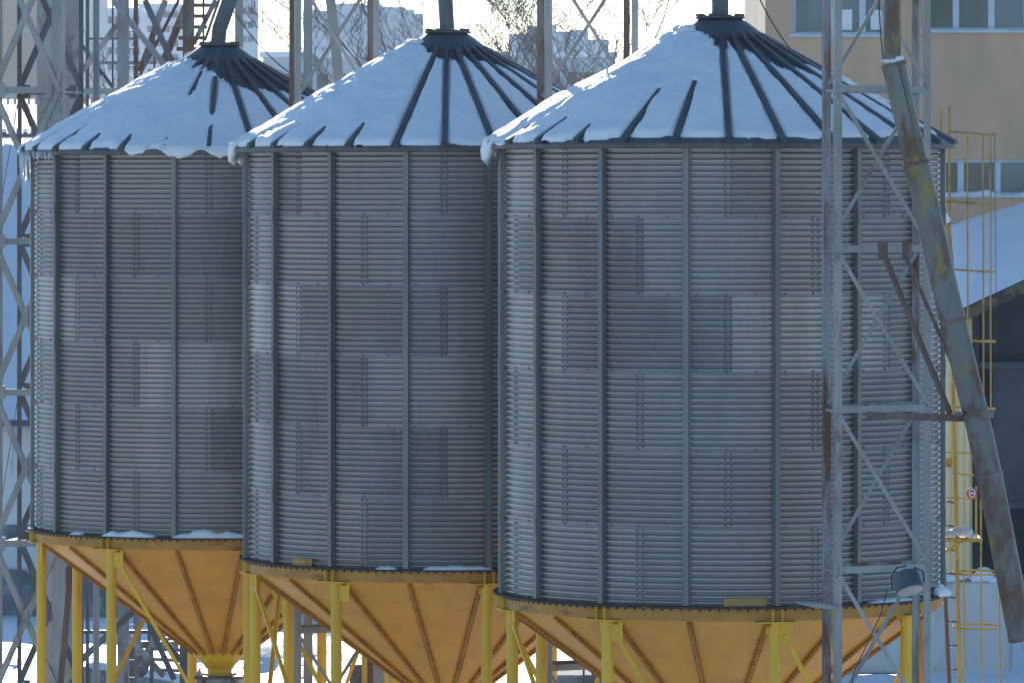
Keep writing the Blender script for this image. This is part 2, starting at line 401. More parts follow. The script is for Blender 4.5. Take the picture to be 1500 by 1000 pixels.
# ------------------------------------------------------------------ snow caps on the roofs
def snow_cap(i, expo, hang, bare, label, seed, edge):
    """expo: rib angle -> radial fraction (0 top, 1 eave) below which the rib is laid bare"""
    NTH = NR*16; NRr = 56; mb = MB()
    tips = []
    for k in range(NTH):
        th = -math.pi+2*math.pi*k/NTH; deg = math.degrees(th)
        q = round(th/(2*math.pi/NR)); tr = q*2*math.pi/NR; rd = math.degrees(tr); rd = (rd+180) % 360-180
        thick = .09-.05*sstep(-16, 14, deg)+.05*sstep(95, 140, deg)
        b0 = bare(deg); ed = edge(deg); hg = hang(deg)
        st = expo(rd); en = 9
        if isinstance(st, tuple): st, en = st
        rowv = []
        nrm = pol(SL, th, 1).normalized()
        for j in range(NRr+1):
            rho = (j/NRr)
            r = RCAP+.02+(RE-RCAP+.0)*rho
            base = pol(r, th, ZE+(RE-r)*SL)
            p = pol(r, th, 0)*1.3
            n1 = noise.fractal(p*1.1+V(seed, 0, 0), .9, 2.2, 4); n2 = noise.fractal(p*6+V(0, seed, 0), .8, 2.1, 4)
            t = thick*(1+.42*n1)*(1-.25*sstep(.6, .95, rho))+.009*n2
            t += .006*math.sin(min(1, abs(th-tr)*NR/math.pi)*math.pi/2)*sstep(.2, .6, rho)
            # melted channel over a bare rib
            dd = abs(th-tr)*r
            n3 = noise.noise(V(seed*3+q*7.1, rho*9, 2))
            if st < rho < en:
                hw = .012+.040*sstep(st, min(1, st+.35), rho)+.012*n3
                if thick < .07: hw = .038+.02*n3
                hw *= 1-sstep(en-.12, en, rho)
                t = t*sstep(hw*.9, hw*.9+.03, dd)+.004*(1-sstep(hw*.9, hw*.9+.03, dd))
            # bare sheet round the cap
            nb = noise.fractal(V(th*9, rho*7, seed), .8, 2.2, 5)
            t = t*sstep(0, .10, rho-b0+.07*nb)-.02*(1-sstep(-.03, .03, rho-b0+.07*nb))
            # foot of the snow on the eave
            ne = noise.fractal(V(th*8, seed*2, 3), .8, 2.2, 4)
            e = ed+.022*ne-rho
            if hg < .02: t = t*math.sqrt(max(0, min(1, e/.035)))-(.02 if e <= 0 else 0)
            rowv.append(base+nrm*max(t, -.02))
        # hanging lip
        T = .10 if hg > .02 else -.02
        last = rowv[-1]
        if hg > .02:
            hv = hg*(1+.45*noise.fractal(V(th*14, seed, 9), .8, 2.1, 4))
            for a, (dr, dz) in enumerate(((.035, -.05), (.055, -.5), (.045, -.85), (.01, -1.), (-.035, -.8), (-.06, -.4))):
                rowv.append(pol(RE+dr+.02, th, ZE+.03+(dz*hv if a else -.03)))
            rowv.append(pol(RE-.08, th, ZE-.0))
        else:
            for a in range(7): rowv.append(last.copy())
        mb.v += rowv
    m = NRr+8
    for k in range(NTH):
        a = k*m; b = ((k+1) % NTH)*m
        for j in range(m-1): mb.f.append((a+j, b+j, b+j+1, a+j+1))
    o = mb.build('roof_snow', 'roof_snow', None, True)
    o.location = silos[i].location
    tag(o, label, 'snow', 'snow lying on the silo roofs')
    return o
def lookup(d, x, dflt):
    for (a, b), v in d.items():
        if a <= x < b: return v
    return dflt
def blob(x, c, w, h): return h*math.exp(-((x-c)/w)**4)
snow_cap(0,
    lambda d: lookup({(-6, 100): 0., (-17, -6): .45, (-30, -17): .52, (-43, -30): .86, (-55, -43): .80, (-70, -55): .86, (-88, -70): .9}, d, 2.),
    lambda d: blob(d, -93, 17, .24)+blob(d, -68, 3, .06),
    lambda d: -.2+.25*sstep(-40, 0, d)+.22*sstep(0, 50, d)-.15*sstep(80, 120, d),
    'shaded blue snow cap on the nearest silo roof, drooping over the eave at its left', 1.3,
    lambda d: .99-.035*sstep(-42, -20, d)+.02*sstep(15, 40, d)-.05*sstep(20, 60, d))
snow_cap(1,
    lambda d: lookup({(-6, 100): 0., (-17, -6): .02, (-30, -17): .8, (-43, -30): .83, (-55, -43): .80, (-70, -55): .84, (-88, -70): .9}, d, 2.),
    lambda d: blob(d, -95, 18, .22),
    lambda d: -.1+.18*sstep(-40, 0, d)+.05*sstep(0, 50, d)-.15*sstep(80, 120, d),
    'snow cap on the middle silo roof with a curled lump on its left edge', 4.7,
    lambda d: .995)
snow_cap(2,
    lambda d: lookup({(6, 100): 0., (-6, 6): (.2, .66), (-17, -6): (.16, .44), (-30, -17): .86, (-43, -30): .84, (-55, -43): .72, (-70, -55): .5, (-88, -70): .42}, d, 2.),
    lambda d: blob(d, -21, 3.2, .10)+blob(d, -8.5, 5, .15)+blob(d, 6, 7, .13)+blob(d, -93, 14, .08),
    lambda d: -.02+.12*sstep(-40, -5, d)+.18*sstep(-5, 20, d)+.1*sstep(20, 60, d)-.3*sstep(80, 120, d),
    'snow cap on the farthest silo roof, sagging in ragged lobes over its front eave', 8.9,
    lambda d: .99)
# small lumps of snow on each roof cap
def lump(name, pts, m, label, cat, seed=0, group=None, parent=None):
    """pts: (centre, rx, ry, rz); one joined lumpy surface"""
    mb = MB()
    for c, rx, ry, rz in pts:
        i0 = len(mb.v); n1, n2 = 20, 11
        for a in range(n2):
            ph = math.pi*a/(n2-1)
            for b in range(n1):
                t = 2*math.pi*b/n1
                d = V(math.sin(ph)*math.cos(t), math.sin(ph)*math.sin(t), math.cos(ph))
                k = 1+.28*noise.fractal(d*1.6+V(seed, c[0], c[1]), .8, 2.1, 4)
                mb.v.append(Vector(c)+V(d.x*rx, d.y*ry, max(d.z, -.35)*rz)*k)
        for a in range(n2-1):
            for b in range(n1):
                mb.f.append((i0+a*n1+b, i0+(a+1)*n1+b, i0+(a+1)*n1+(b+1) % n1, i0+a*n1+(b+1) % n1))
    o = mb.build(name, m, parent, True)
    if label: tag(o, label, cat, group)
    return o
for i, (lb, dx) in enumerate((('small clump of snow on the left of the nearest silo roof cap', 0), ('small clump of snow on the left of the middle silo roof cap', 0), ('thin clump of snow on the left of the farthest silo roof cap', 0))):
    c = silos[i].location
    P = []
    for q in range(6 if i < 2 else 2):
        th = R(-135+q*15); rr = .40+.04*(q % 2)
        P.append((c+pol(rr, th, ZCAP+.07), .13, .13, .075))
    lump('snow_clump', P, 'snow', lb, 'snow', i*3, 'snow clumps on the roof caps')
# icicles
ic = empty('icicles', silos[2].location, 'row of icicles hanging from the left eave of the farthest silo', 'icicles')
rnd = random.Random(3)
for k in range(34):
    th = R(rnd.uniform(-112, -52)); r = RE+.03
    L = rnd.uniform(.12, .5)*(1 if th < R(-70) else .35)
    p = pol(r, th, ZE-.02)
    MB().tube([p, p+V(0, 0, -L*.5), p+V(rnd.uniform(-.01, .01), 0, -L)], [.022, .012, .002], 6).build('icicle', 'ice', ic, True)
# drifts on the base flanges
def drift(i, a0, a1, h, label, seed):
    c = silos[i].location; mb = MB(); n = 40; m = 7
    for k in range(n+1):
        u = k/n; th = R(a0+(a1-a0)*u); hh = h*math.sin(math.pi*u)**.5*(1+.5*noise.fractal(V(u*4, seed, 0), .8, 2, 4))+.002
        for j in range(m):
            v = j/(m-1); mb.v.append(c+pol(RW+.012+.085*v, th, ZB-.004+hh*math.sqrt(max(0, 1-v**2.2))))
    for k in range(n):
        for j in range(m-1): mb.f.append((k*m+j, k*m+j+1, (k+1)*m+j+1, (k+1)*m+j))
    tag(mb.build('snow_drift', 'snow', None, True), label, 'snow', 'snow drifts on the silo base flanges')
drift(2, -34, -16, .075, 'longer snow drift on the base flange of the farthest silo, left of centre', 1)
drift(2, -11, 12, .095, 'snow drift on the farthest silo flange beside its ochre splice plate', 2)
drift(2, -47, -42, .04, 'tiny leftmost snow drift on the base flange of the farthest silo', 3)
drift(1, -19, -13, .035, 'small snow drift at the middle silo flange, near its centre', 4)
drift(1, -6, 13, .05, 'flat snow drift on the right part of the middle silo flange', 5)
c0 = silos[0].location
lump('snow_drift', [(c0+pol(RW+.06, R(72), ZB+.02), .10, .10, .10), (c0+pol(RW+.06, R(76), ZB+.01), .09, .09, .07)], 'snow', 'rounded lump of snow at the right end of the nearest silo flange', 'snow', 7, 'snow drifts on the silo base flanges')
drift(0, 38, 58, .03, 'thin snow strip on the nearest silo flange behind the lattice tower', 7)

# ------------------------------------------------------------------ fill pipes on the silos
def pipe(name, pts, r, m, label, bands=()):
    root = empty(name, pts[0], label, 'pipe', 'filling pipes on the silo tops')
    o0 = Vector(pts[0]); P = [Vector(p)-o0 for p in pts]
    MB().tube(P, r, 20).build('tube', m, root, True, 40)
    for k in bands:
        d = (P[min(k+1, len(P)-1)]-P[max(k-1, 0)]).normalized()
        MB().tube([P[k]-d*.02, P[k]+d*.02], r+.022, 20).build('band', 'dark_steel', root, True, 40)
def top(i): return Vector(silos[i].location)+V(0, 0, ZCAP+.25)
t3, t2, t1 = top(0), top(1), top(2)
pipe('fill_pipe', [t3, t3+V(0, 0, .6), t3+V(.0, .02, 3.2)], .098, 'dark_pipe', 'upright filling pipe on top of the nearest silo', (1,))
pipe('fill_pipe', [t2+V(.0, 0, 0), t2+V(-.03, 0, .5), t2+V(-.15, .2, 3)], .095, 'dark_pipe', 'nearly upright filling pipe on top of the middle silo', (1,))
pipe('fill_pipe', [t1+V(-.02, 0, 0), t1+V(.0, 0, .2), t1+V(.26, .1, .95), t1+V(.8, .3, 3)], .105, 'dark_pipe', 'leaning filling pipe on top of the farthest silo', (2,))
def wire(pts, label, r=.008):
    tag(MB().tube(pts, r, 6).build('cable', 'cable', None, True), label, 'cable')
def sag(p, q, s, n=14): return [p.lerp(q, k/n)+V(0, 0, -s*4*(k/n)*(1-k/n)) for k in range(n+1)]
wire(sag(t3+V(.2, 0, .8), t3+V(.95, .9, -.45), .15), 'thin dark cable drooping right of the nearest silo pipe')
wire(sag(t1+V(.1, 0, .6), t1+V(1.05, -.3, -.45), .12), 'thin dark cable drooping right of the farthest silo pipe')

# ------------------------------------------------------------------ lattice towers
def lattice(name, A, B, back, levels, legw, label, group, mats, zt, first=0, kpat=False, gusset=False):
    """A, B: front leg xy (left, right); back: vector to the rear legs"""
    A = Vector(A); B = Vector(B); back = Vector(back)
    root = empty(name, ((A.x+B.x)/2, (A.y+B.y)/2, 0), label, 'lattice tower', group); o = Vector(root.location)
    fr = (B-A).normalized(); nf = -V(back.x, back.y, 0).normalized()
    def L(p, z): return V(p.x, p.y, z)-o
    Q = {'fl': (A, 1), 'fr': (B, -1), 'bl': (A+back, 1), 'br': (B+back, -1)}
    for k, (p, sd) in Q.items():
        mb = MB(); f = k[0] == 'f'
        p3 = V(p.x, p.y, 0)
        sgn = -1 if sd == 1 else 1
        mb.angle(L(p, .0), L(p, zt), legw, .009, nf, 1 if sd == 1 else -1)
        if legw > .12 and f:
            mb = MB().channel(L(p, 0), L(p, zt), legw, legw*.8, .014, nf)
        elif legw > .12: mb = MB().angle(L(p, 0), L(p, zt), .07, .01, nf, 1)
        mb.build('leg', mats[0] if f else mats[1], root)
    bw = legw*.95 if not gusset else .1
    for j, z in enumerate(levels):
        for (p, q, n, mt, off) in ((A, B, nf, mats[0], .012), (A+back, B+back, nf, mats[1], .012)):
            P = L(p, z)+n*off; S = L(q, z)+n*off
            MB().angle(P+(S-P).normalized()*legw*.45, S-(S-P).normalized()*legw*.45, bw, .008, n, -1).build('beam', mt, root)
        for p in (A, B):
            P = L(p, z-.02); S = L(p+back, z-.02)
            MB().bar(P, S, .03, .05, V(1, 0, 0)).build('beam', mats[0], root)
    for j in range(len(levels)-1):
        z0, z1 = levels[j], levels[j+1]
        for (p, q, n, mt, s) in ((A, B, nf, mats[0], 0), (A+back, B+back, nf, mats[1], 1)):
            o1 = n*.024; o2 = n*.036
            d = .05
            if not gusset:
                if s == 0: MB().angle(L(p, z1-d)+o1, L(q, z0+d)+o1, bw*.58, .007, n, 1).build('brace', mt, root)
                else: MB().angle(L(q, z1-d)+o2, L(p, z0+d)+o2, bw*.58, .007, n, 1).build('brace', mats[0], root)
            else:
                MB().angle(L(p, z1-d)+o1, L(q, z0+d)+o1, bw*.8, .008, n, 1).build('brace', mt, root)
                MB().angle(L(q, z1-d)+o2, L(p, z0+d)+o2, bw*.8, .008, n, 1).build('brace', mt, root)
                c = (L(p, z1)+L(q, z0))/2+n*.05
                MB().bar(c-V(0, 0, .13), c+V(0, 0, .13), .09, .008, n).build('gusset', mt, root)
                for pp, sg in ((p, 1), (q, -1)):
                    c = L(pp, z0)+fr*sg*.12+n*.03
                    MB().bar(c-V(0, 0, .10), c+V(0, 0, .10), .11, .008, n).build('gusset', mt, root)
        # side braces
        if j % 2 == 0:
            MB().bar(L(A, z0), L(A+back, z1), .035, .006, V(1, 0, 0)).build('brace', mats[1], root)
            MB().bar(L(B, z0), L(B+back, z1), .035, .006, V(1, 0, 0)).build('brace', mats[1], root)
    return root
def px(x, Y): return V((x-750)/F*Y, Y, 0)
lv = [.25+1.72*k for k in range(9)]
G = 'steel lattice towers beside the silos'
TD = lattice('lattice_tower', px(1228, 60), px(1358, 60.6), (-.089, .5, 0), lv, .08, 'grey steel lattice tower in front of the nearest silo, by the chute', G, ('grey_paint', 'grey_paint_rusty'), 15)
lattice('lattice_tower', px(804, 67.9), px(930, 68.4), (-.09, .5, 0), lv, .08, 'lattice tower with rusty rear legs rising between the middle and nearest silos', G, ('grey_paint', 'rusty_steel'), 15)
lattice('lattice_tower', px(437, 73.6), px(551, 74.1), (-.09, .5, 0), lv, .08, 'lattice tower with rusty rear legs rising between the farthest and middle silos', G, ('grey_paint', 'rusty_steel'), 15)
lv2 = [4.18-2.265+2.265*k for k in range(-0, 6)]
lattice('lattice_tower', px(-8, 84), px(84, 84), (.25, 1.4, 0), [-.35+2.265*k for k in range(8)][0:1]+[4.18+2.265*(k-1) for k in range(0, 6)], .17, 'wide grey lattice tower with gusset plates left of the farthest silo', G, ('grey_paint', 'dark_steel'), 15.5, gusset=True)

# concrete columns and pipe at the left
def column(x, Y, w, zt, label, m='concrete', cat='column', name='concrete_column'):
    c = px(x, Y); mb = MB(); n = 30
    for k in range(n+1):
        z = zt*k/n
        for a, b in ((-1, -1), (1, -1), (1, 1), (-1, 1)):
            j = .012*noise.noise(V(a, b, z*2+x))
            mb.v.append(V(c.x+a*(w/2+j), Y+b*(w/2+j), z))
    for k in range(n):
        for j in range(4): mb.f.append((k*4+j, k*4+(j+1) % 4, k*4+4+(j+1) % 4, k*4+4+j))
    mb.f.append((n*4, n*4+1, n*4+2, n*4+3))
    return tag(mb.build(name, m), label, cat)
column(108, 87, .27, 15, 'weathered concrete column just right of the wide light steel leg')
column(66, 89, .24, 15, 'concrete column seen through the wide lattice tower')
tag(MB().tube([px(141, 86)+V(0, 0, 0), px(141, 86)+V(0, 0, 15)], .05, 12).build('downpipe', 'grey_paint', None, True), 'light blue-grey upright pipe right of the weathered concrete column', 'pipe')
def post(x0, x1, Y, w, m, label):
    a = px(x0, Y); b = px(x1, Y)
    tag(MB().channel(V(b.x, Y, 0), V(a.x, Y, 15), w, w*.8, .012).build('steel_post', m), label, 'steel post')
tag(MB().bar(W(107, 800, 83), V(W(72, 0, 83).x, 83, .3), .09, .07).build('steel_prop', 'rusty_steel'), 'rusty leaning steel prop between the two left legs of the farthest silo', 'prop')
post(451, 451, 78, .125, 'grey_paint', 'pale upright steel post just right of the tower leg over the farthest silo')
p = W(484, 0, 79); q = W(498, 130, 79); d = (q-p)/(q.z-p.z)
tag(MB().channel(q+d*(0-q.z), p+d*(15-p.z), .14, .1, .012).build('steel_post', 'grey_paint'), 'pale steel post leaning slightly, between the middle tower legs', 'steel post')

# elevator frame behind the farthest silo, with stair
Yf = 95
fr = empty('elevator_frame', px(260, Yf), 'rusty steel elevator frame with cross braces behind the farthest silo', 'steel frame')
fo = Vector(fr.location)
def fb(x0, y0, x1, y1, w, m, Y=Yf, nm='brace', h=.03):
    a = W(x0, y0, Y)-fo; b = W(x1, y1, Y)-fo
    MB().angle(a, b, w, .012).build(nm, m, fr)
for x, w, m, Y in ((180, .19, 'grey_paint_rusty', 95), (199, .08, 'rusty_steel', 97), (276, .19, 'rusty_steel', 95), (350, .14, 'grey_paint', 96), (128, .06, 'dark_steel', 98), (165, .03, 'dark_steel', 98)):
    c = px(x, Y)
    MB().channel(V(c.x, Y, 0)-fo, V(c.x, Y, 15.5)-fo, w, max(w*.8, .04), .012).build('column', m, fr)
for a in [(165, 0, 240, 95, .10, 'grey_paint_rusty', 94.6), (212, 0, 252, 92, .10, 'dark_steel', 94.4), (242, 0, 205, 105, .10, 'grey_paint_rusty', 95.4),
          (316, 0, 283, 65, .08, 'grey_paint_rusty', 94.7), (262, 0, 205, 110, .05, 'dark_steel', 96.4), (262, 40, 238, 90, .06, 'rusty_steel', 95.6),
          (172, 35, 108, 120, .085, 'grey_paint', 94.8), (119, 65, 165, 128, .06, 'dark_steel', 96.5), (226, 30, 226, 100, .03, 'dark_steel', 96.2),
          (115, 134, 178, 134, .1, 'grey_paint', 94.2), (126, 57, 200, 57, .035, 'dark_steel', 97.5), (145, 92, 230, 92, .05, 'grey_paint_rusty', 97.8),
          (120, 790, 300, 1010, .09, 'dark_steel', 94.6), (195, 895, 120, 965, .11, 'dark_steel', 94.5), (219, 915, 255, 995, .09, 'dark_steel', 94.4),
          (240, 900, 205, 975, .08, 'grey_paint_rusty', 95.4), (186, 930, 240, 990, .09, 'grey_paint_rusty', 94.2), (120, 925, 265, 925, .06, 'dark_steel', 96), (190, 944, 262, 944, .12, 'grey_paint_rusty', 95.6),
          (202, 890, 202, 960, .1, 'grey_paint', 95.2), (218, 890, 218, 960, .05, 'dark_steel', 96.2)]:
    fb(*a)
for z in [4, 7, 10.6, 13.2]:
    a = px(180, Yf); b = px(350, Yf)
    MB().bar(V(a.x, Yf+.1, z)-fo, V(b.x, Yf+.1, z)-fo, .12, .05).build('beam', 'rusty_steel', fr)
# small ladder rungs between the two left columns
for k in range(40):
    a = px(183, 96.2); b = px(199, 96.2)
    if 14 > .5+k*.3: MB().tube([V(a.x, 96.2, .5+k*.3)-fo, V(b.x, 96.2, .5+k*.3)-fo], .012, 6).build('rung', 'dark_steel', fr)
st = empty('steel_stair', px(285, 97), 'rusty steel stair flight climbing behind the farthest silo roof cap', 'stair'); so = Vector(st.location)
for k in range(11):
    y = -40+k*16; x = 304-k*3
    a = W(x-24, y, 97)-so; b = W(x+14, y, 97)-so
    MB().obox((a+b)/2, (b-a)/2, V(0, .13, 0), V(0, 0, .03)).build('tread', 'rusty_steel', st)
for dx in (0, 0):
    pass
MB().bar(W(300, -60, 96.8)-so, W(238, 95, 96.8)-so, .13, .03).build('stringer', 'rusty_steel', st)
MB().bar(W(342, -60, 96.8)-so, W(300, 60, 96.8)-so, .05, .03).build('stringer', 'rusty_steel', st)
for k in range(3):
    MB().bar(W(298, -30+k*30, 96.7)-so, W(298, 5+k*28, 96.7)-so, .04, .03).build('railing', 'dark_steel', st)
s2 = empty('steel_stair', px(240, 99), 'snow-dusted lower stair flight seen under the farthest silo', 'stair'); so2 = Vector(s2.location)
for k in range(4):
    a = W(222, 934+k*15, 99)-so2; b = W(266, 936+k*15, 99)-so2
    MB().obox((a+b)/2, (b-a)/2, V(0, .13, 0), V(0, 0, .03)).build('tread', 'rusty_steel', s2)
for x in (222, 266): MB().bar(W(x, 925, 98.8)-so2, W(x, 1015, 98.8)-so2, .07, .03).build('stringer', 'dark_steel', s2)

# conveyor housing under the farthest hopper
cv = empty('conveyor_housing', (SP[2][0], SP[2][1], 0), 'grey boxed conveyor housing right under the farthest hopper tip', 'conveyor')
MB().box(-.27, .27, -.3, 2.2, 2.2, 2.76).build('casing', 'grey_paint', cv)
MB().box(-.33, .33, -.36, 2.26, 2.762, 2.80).build('lid', 'dark_steel', cv)
for x in (-.2, .2):
    MB().box(x-.03, x+.03, -.335, -.302, 2.2, 2.76).build('stiffener', 'dark_steel', cv)
    for y in (0, 2): MB().box(x-.04, x+.04, y-.04, y+.04, 0, 2.2).build('leg', 'dark_steel', cv)

mc = empty('machine_cabinet', px(560, 92), 'grey machine cabinet with a dark post and brown side panel under the middle silo', 'machine'); mo = Vector(mc.location)
zc_ = W(0, 968, 92).z
MB().box(W(547, 0, 92).x-mo.x, W(612, 0, 92).x-mo.x, 0, 1.0, 0, zc_).build('body', 'grey_paint', mc)
MB().box(W(533, 0, 92).x-mo.x, W(546, 0, 92).x-mo.x, -.1, .05, 0, W(0, 925, 92).z).build('post', 'dark_steel', mc)
MB().box(W(512, 0, 92).x-mo.x, W(532, 0, 92).x-mo.x, 0, .8, 0, W(0, 973, 92).z).build('side_panel', 'rusty_steel', mc)
MB().box(W(545, 0, 92).x-mo.x, W(614, 0, 92).x-mo.x, -.04, 1.04, zc_+.002, zc_+.05).build('lid', 'dark_steel', mc)
sh = empty('low_shelter', px(845, 90), 'low grey flat shelter with thin rusty posts seen between the middle and nearest hoppers', 'shelter'); sho = Vector(sh.location)
zs_ = W(0, 988, 90).z
MB().box(W(805, 0, 90).x-sho.x, W(905, 0, 90).x-sho.x, 0, 1.6, zs_-.14, zs_).build('roof', 'dark_concrete', sh)
MB().box(W(808, 0, 90).x-sho.x, W(902, 0, 90).x-sho.x, .05, 1.5, 0, zs_-.142).build('wall', 'dark_concrete', sh)
for x in (855, 868, 800): MB().bar(V(W(x, 0, 89.9).x-sho.x, -.1, 0), V(W(x, 0, 89.9).x-sho.x, -.1, W(0, 950, 90).z), .035, .035).build('post', 'rusty_steel', sh)
MB().bar(V(W(800, 0, 89.9).x-sho.x, -.1, W(0, 972, 90).z), V(W(868, 0, 89.9).x-sho.x, -.1, W(0, 974, 90).z), .02, .02).build('rail', 'rusty_steel', sh)
# ------------------------------------------------------------------ the big grain chute in front
YP = 59.25
path = [(1307, -160), (1307, 88), (1309, 95), (1342, 240), (1361, 318), (1376, 385), (1396, 470), (1416, 552), (1433, 620), (1449, 695), (1466, 780), (1496, 935)]
ch = empty('grain_chute', W(1496, 935, YP), 'long blue-grey rusty grain chute bending down in front of the lattice tower', 'chute'); co = Vector(ch.location)
C = [W(x, y, YP)-co for x, y in path]
MB().tube([C[0], C[1]], .095, 28).build('upper_tube', 'chute_metal', ch, True, 40)
secs = [(2, 3, .126), (3, 6, .137), (6, 9, .137), (9, 11, .138)]
for a, b, r in secs:
    MB().tube(C[a:b+1], r, 32, True).build('tube_section', 'chute_metal', ch, True, 40)
for k, r in ((2, .137), (3, .145), (6, .148), (9, .15), (11, .142)):
    d = (C[min(k+1, 11)]-C[k-1]).normalized() if k != 2 else (C[3]-C[2]).normalized()
    MB().tube([C[k]-d*.022, C[k]-d*.008, C[k]+d*.008, C[k]+d*.022], [r-.01, r, r, r-.01], 32).build('joint_band', 'rusty_steel', ch, True, 40)
for k in (4, 5, 7):
    d = (C[k+1]-C[k-1]).normalized()
    MB().tube([C[k]-d*.004, C[k]+d*.004], .134, 32).build('seam', 'chute_metal', ch, True, 40)
# raised longitudinal seam
off = V(.045, -.118, .01)
MB().tube([c+off for c in C[2:12]], .009, 8).build('long_seam', 'rusty_steel', ch, True)
lump('snow_clump', [(W(1307, 90, YP-.02), .10, .11, .03), (W(1314, 86, YP-.02), .07, .08, .035)], 'snow', 'small wedge of snow caught on the bend of the grain chute', 'snow', 4)
# support bracket of the chute
sb = empty('chute_support', px(1330, 59.9), 'rusty arm and struts carrying the grain chute from the lattice tower', 'bracket'); sbo = Vector(sb.location)
MB().bar(W(1270, 608, 59.75)-sbo, W(1448, 613, 59.45)-sbo, .075, .09, V(0, -1, 0)).build('arm', 'rusty_steel', sb)
MB().bar(W(1418, 605, 59.06)-sbo, W(1456, 607, 59.06)-sbo, .075, .05).build('clamp', 'rusty_steel', sb)
MB().bar(W(1452, 606, 59.06)-sbo, W(1452, 606, 59.5)-sbo, .05, .05, V(0, 0, 1)).build('clamp', 'dark_steel', sb)
MB().bar(W(1404, 606, 59.1)-sbo, W(1404, 606, 59.5)-sbo, .07, .05, V(0, 0, 1)).build('clamp', 'dark_steel', sb)
for x in (1293, 1329):
    MB().bar(W(x, 355, 59.83)-sbo, W(x, 379, 59.83)-sbo, .10, .12).build('shackle', 'rusty_steel', sb)
MB().tube([W(1296, 376, 59.75)-sbo, W(1392, 606, 59.6)-sbo], .032, 10).build('strut', 'rusty_steel', sb, True, 40)
MB().tube([W(1328, 378, 59.75)-sbo, W(1412, 572, 59.5)-sbo], .022, 10).build('strut', 'rusty_steel', sb, True, 40)
wire([W(1288, -60, 59.7), W(1288, 20, 59.6), W(1291, 60, 59.5), W(1294, 92, 59.35)], 'thin dark cable beside the bend of the grain chute', .007)
# lamp on the tower
lm = empty('floodlight', W(1330, 852, 59.4), 'dark drum floodlight with pale face fixed low on the lattice tower', 'floodlight')
ax = V(.22, -.40, -.85).normalized()
lm.scale = (.86, .86, .86)
def drum(p0, p1, r0, r1, nm, m, n=32): MB().tube([p0, p0.lerp(p1, .5), p1], [r0, (r0+r1)/2+.006, r1], n).build(nm, m, lm, True, 40)
drum(-ax*.11, ax*.10, .165, .175, 'housing', 'lamp_body')
MB().tube([ax*.095, ax*.118], .183, 32).build('rim', 'lamp_body', lm, True, 40)
MB().tube([ax*.110, ax*.123], .168, 32).build('lamp_face', 'lamp_glass', lm, True, 40)
MB().tube([-ax*.15, -ax*.105], [.07, .12], 24).build('gland', 'lamp_body', lm, True, 40)
MB().tube([V(-.19, .02, -.1), V(-.2, .1, .06), V(-.12, .25, .16), V(.0, .3, .18)], .012, 8).build('yoke', 'lamp_body', lm, True)
MB().tube([V(.2, .0, -.0), V(.2, .15, .12), V(.1, .3, .16)], .012, 8).build('yoke', 'lamp_body', lm, True)
wire([W(1300, 862, 59.4), W(1290, 900, 59.5), W(1262, 960, 59.6), W(1250, 985, 59.7), W(1244, 1040, 59.8)], 'thin dark cable hanging below the floodlight', .006)
tag(MB().tube([W(1167, 881, 60.1), W(1190, 885, 60.02), W(1228, 889, 59.93)], [.018, .03, .033], 12).build('stub_pipe', 'grey_paint', None, True), 'short grey tube sticking out left from the lattice tower at the silo flange', 'pipe')

# ------------------------------------------------------------------ caged ladders at the right
def hoop(cx, cy, z, r, parent, m, o, w=.022, a0=-180, a1=180, back=0):
    pts = []
    n = 28; mb = MB()
    for k in range(n+1):
        t = R(a0+(a1-a0)*k/n); pts.append((cx+r*math.cos(t), cy+r*math.sin(t)))
    for (xa, ya), (xb, yb) in zip(pts, pts[1:]):
        mb.bar(V(xa, ya, z)-o, V(xb, yb, z)-o, w, .006, V((xa+xb)/2-cx, (ya+yb)/2-cy, 0))
    mb.build('hoop', m, parent)
YL = 70.0
ld = empty('caged_ladder', px(1420, YL), 'yellow caged ladder with hoops and rungs standing right of the nearest silo', 'ladder'); lo = Vector(ld.location)
for x0, x1, y0, y1, m, Y in ((1381, 1391, 800, 1010, 'rusty_steel', YL), (1396, 1406, 560, 1010, 'cage_paint', YL-.1)):
    MB().bar(W(x0, y0, Y)-lo, W(x1, y1, Y)-lo, .05, .03).build('rail', m, ld)
    MB().bar(W(x1, y1, Y)-lo, V(W(x1, y1, Y).x, Y, 0)-lo, .05, .03).build('rail', m, ld)
for k in range(14):
    y = 838+k*35-8*35
    if y > 720:
        a = W(1382+max(0, (y-800)*.05), y, YL); b = W(1399+max(0, (y-800)*.05), y+3, YL-.1)
        MB().tube([a-lo, b-lo], .011, 8).build('rung', 'dark_steel', ld, True)
cx = W(1430, 0, YL).x
for y in (838, 917):
    z = W(1430, y, YL).z
    mb = MB(); n = 20; pts = []
    for k in range(n+1):
        t = math.pi*2*k/n; pts.append(V(cx+.30*math.cos(t), YL+.42*math.sin(t), z))
    for a, b in zip(pts, pts[1:]): mb.bar(a-lo, b-lo, .024, .006, V((a.x+b.x)/2-cx, (a.y+b.y)/2-YL, 0))
    mb.build('hoop', 'cage_paint', ld)
for x, x2 in ((1411, 1415), (1437, 1437), (1463, 1466)):
    MB().bar(W(x, 836, YL-.35)-lo, W(x2, 1010, YL-.35)-lo, .018, .006).build('cage_strip', 'cage_paint', ld)
MB().bar(W(1437, 700, YL-.36)-lo, W(1437, 838, YL-.36)-lo, .022, .012).build('cage_strip', 'cage_paint', ld)
MB().bar(W(1430, 712, YL-.3)-lo, W(1430, 788, YL-.3)-lo, .022, .02).build('post', 'cage_paint', ld)
MB().bar(W(1381, 788, YL-.1)-lo, W(1436, 788, YL-.1)-lo, .045, .7).build('platform', 'cage_paint', ld)
MB().bar(W(1384, 808, YL-.3)-lo, W(1410, 791, YL-.3)-lo, .04, .02).build('bracket', 'cage_paint', ld)
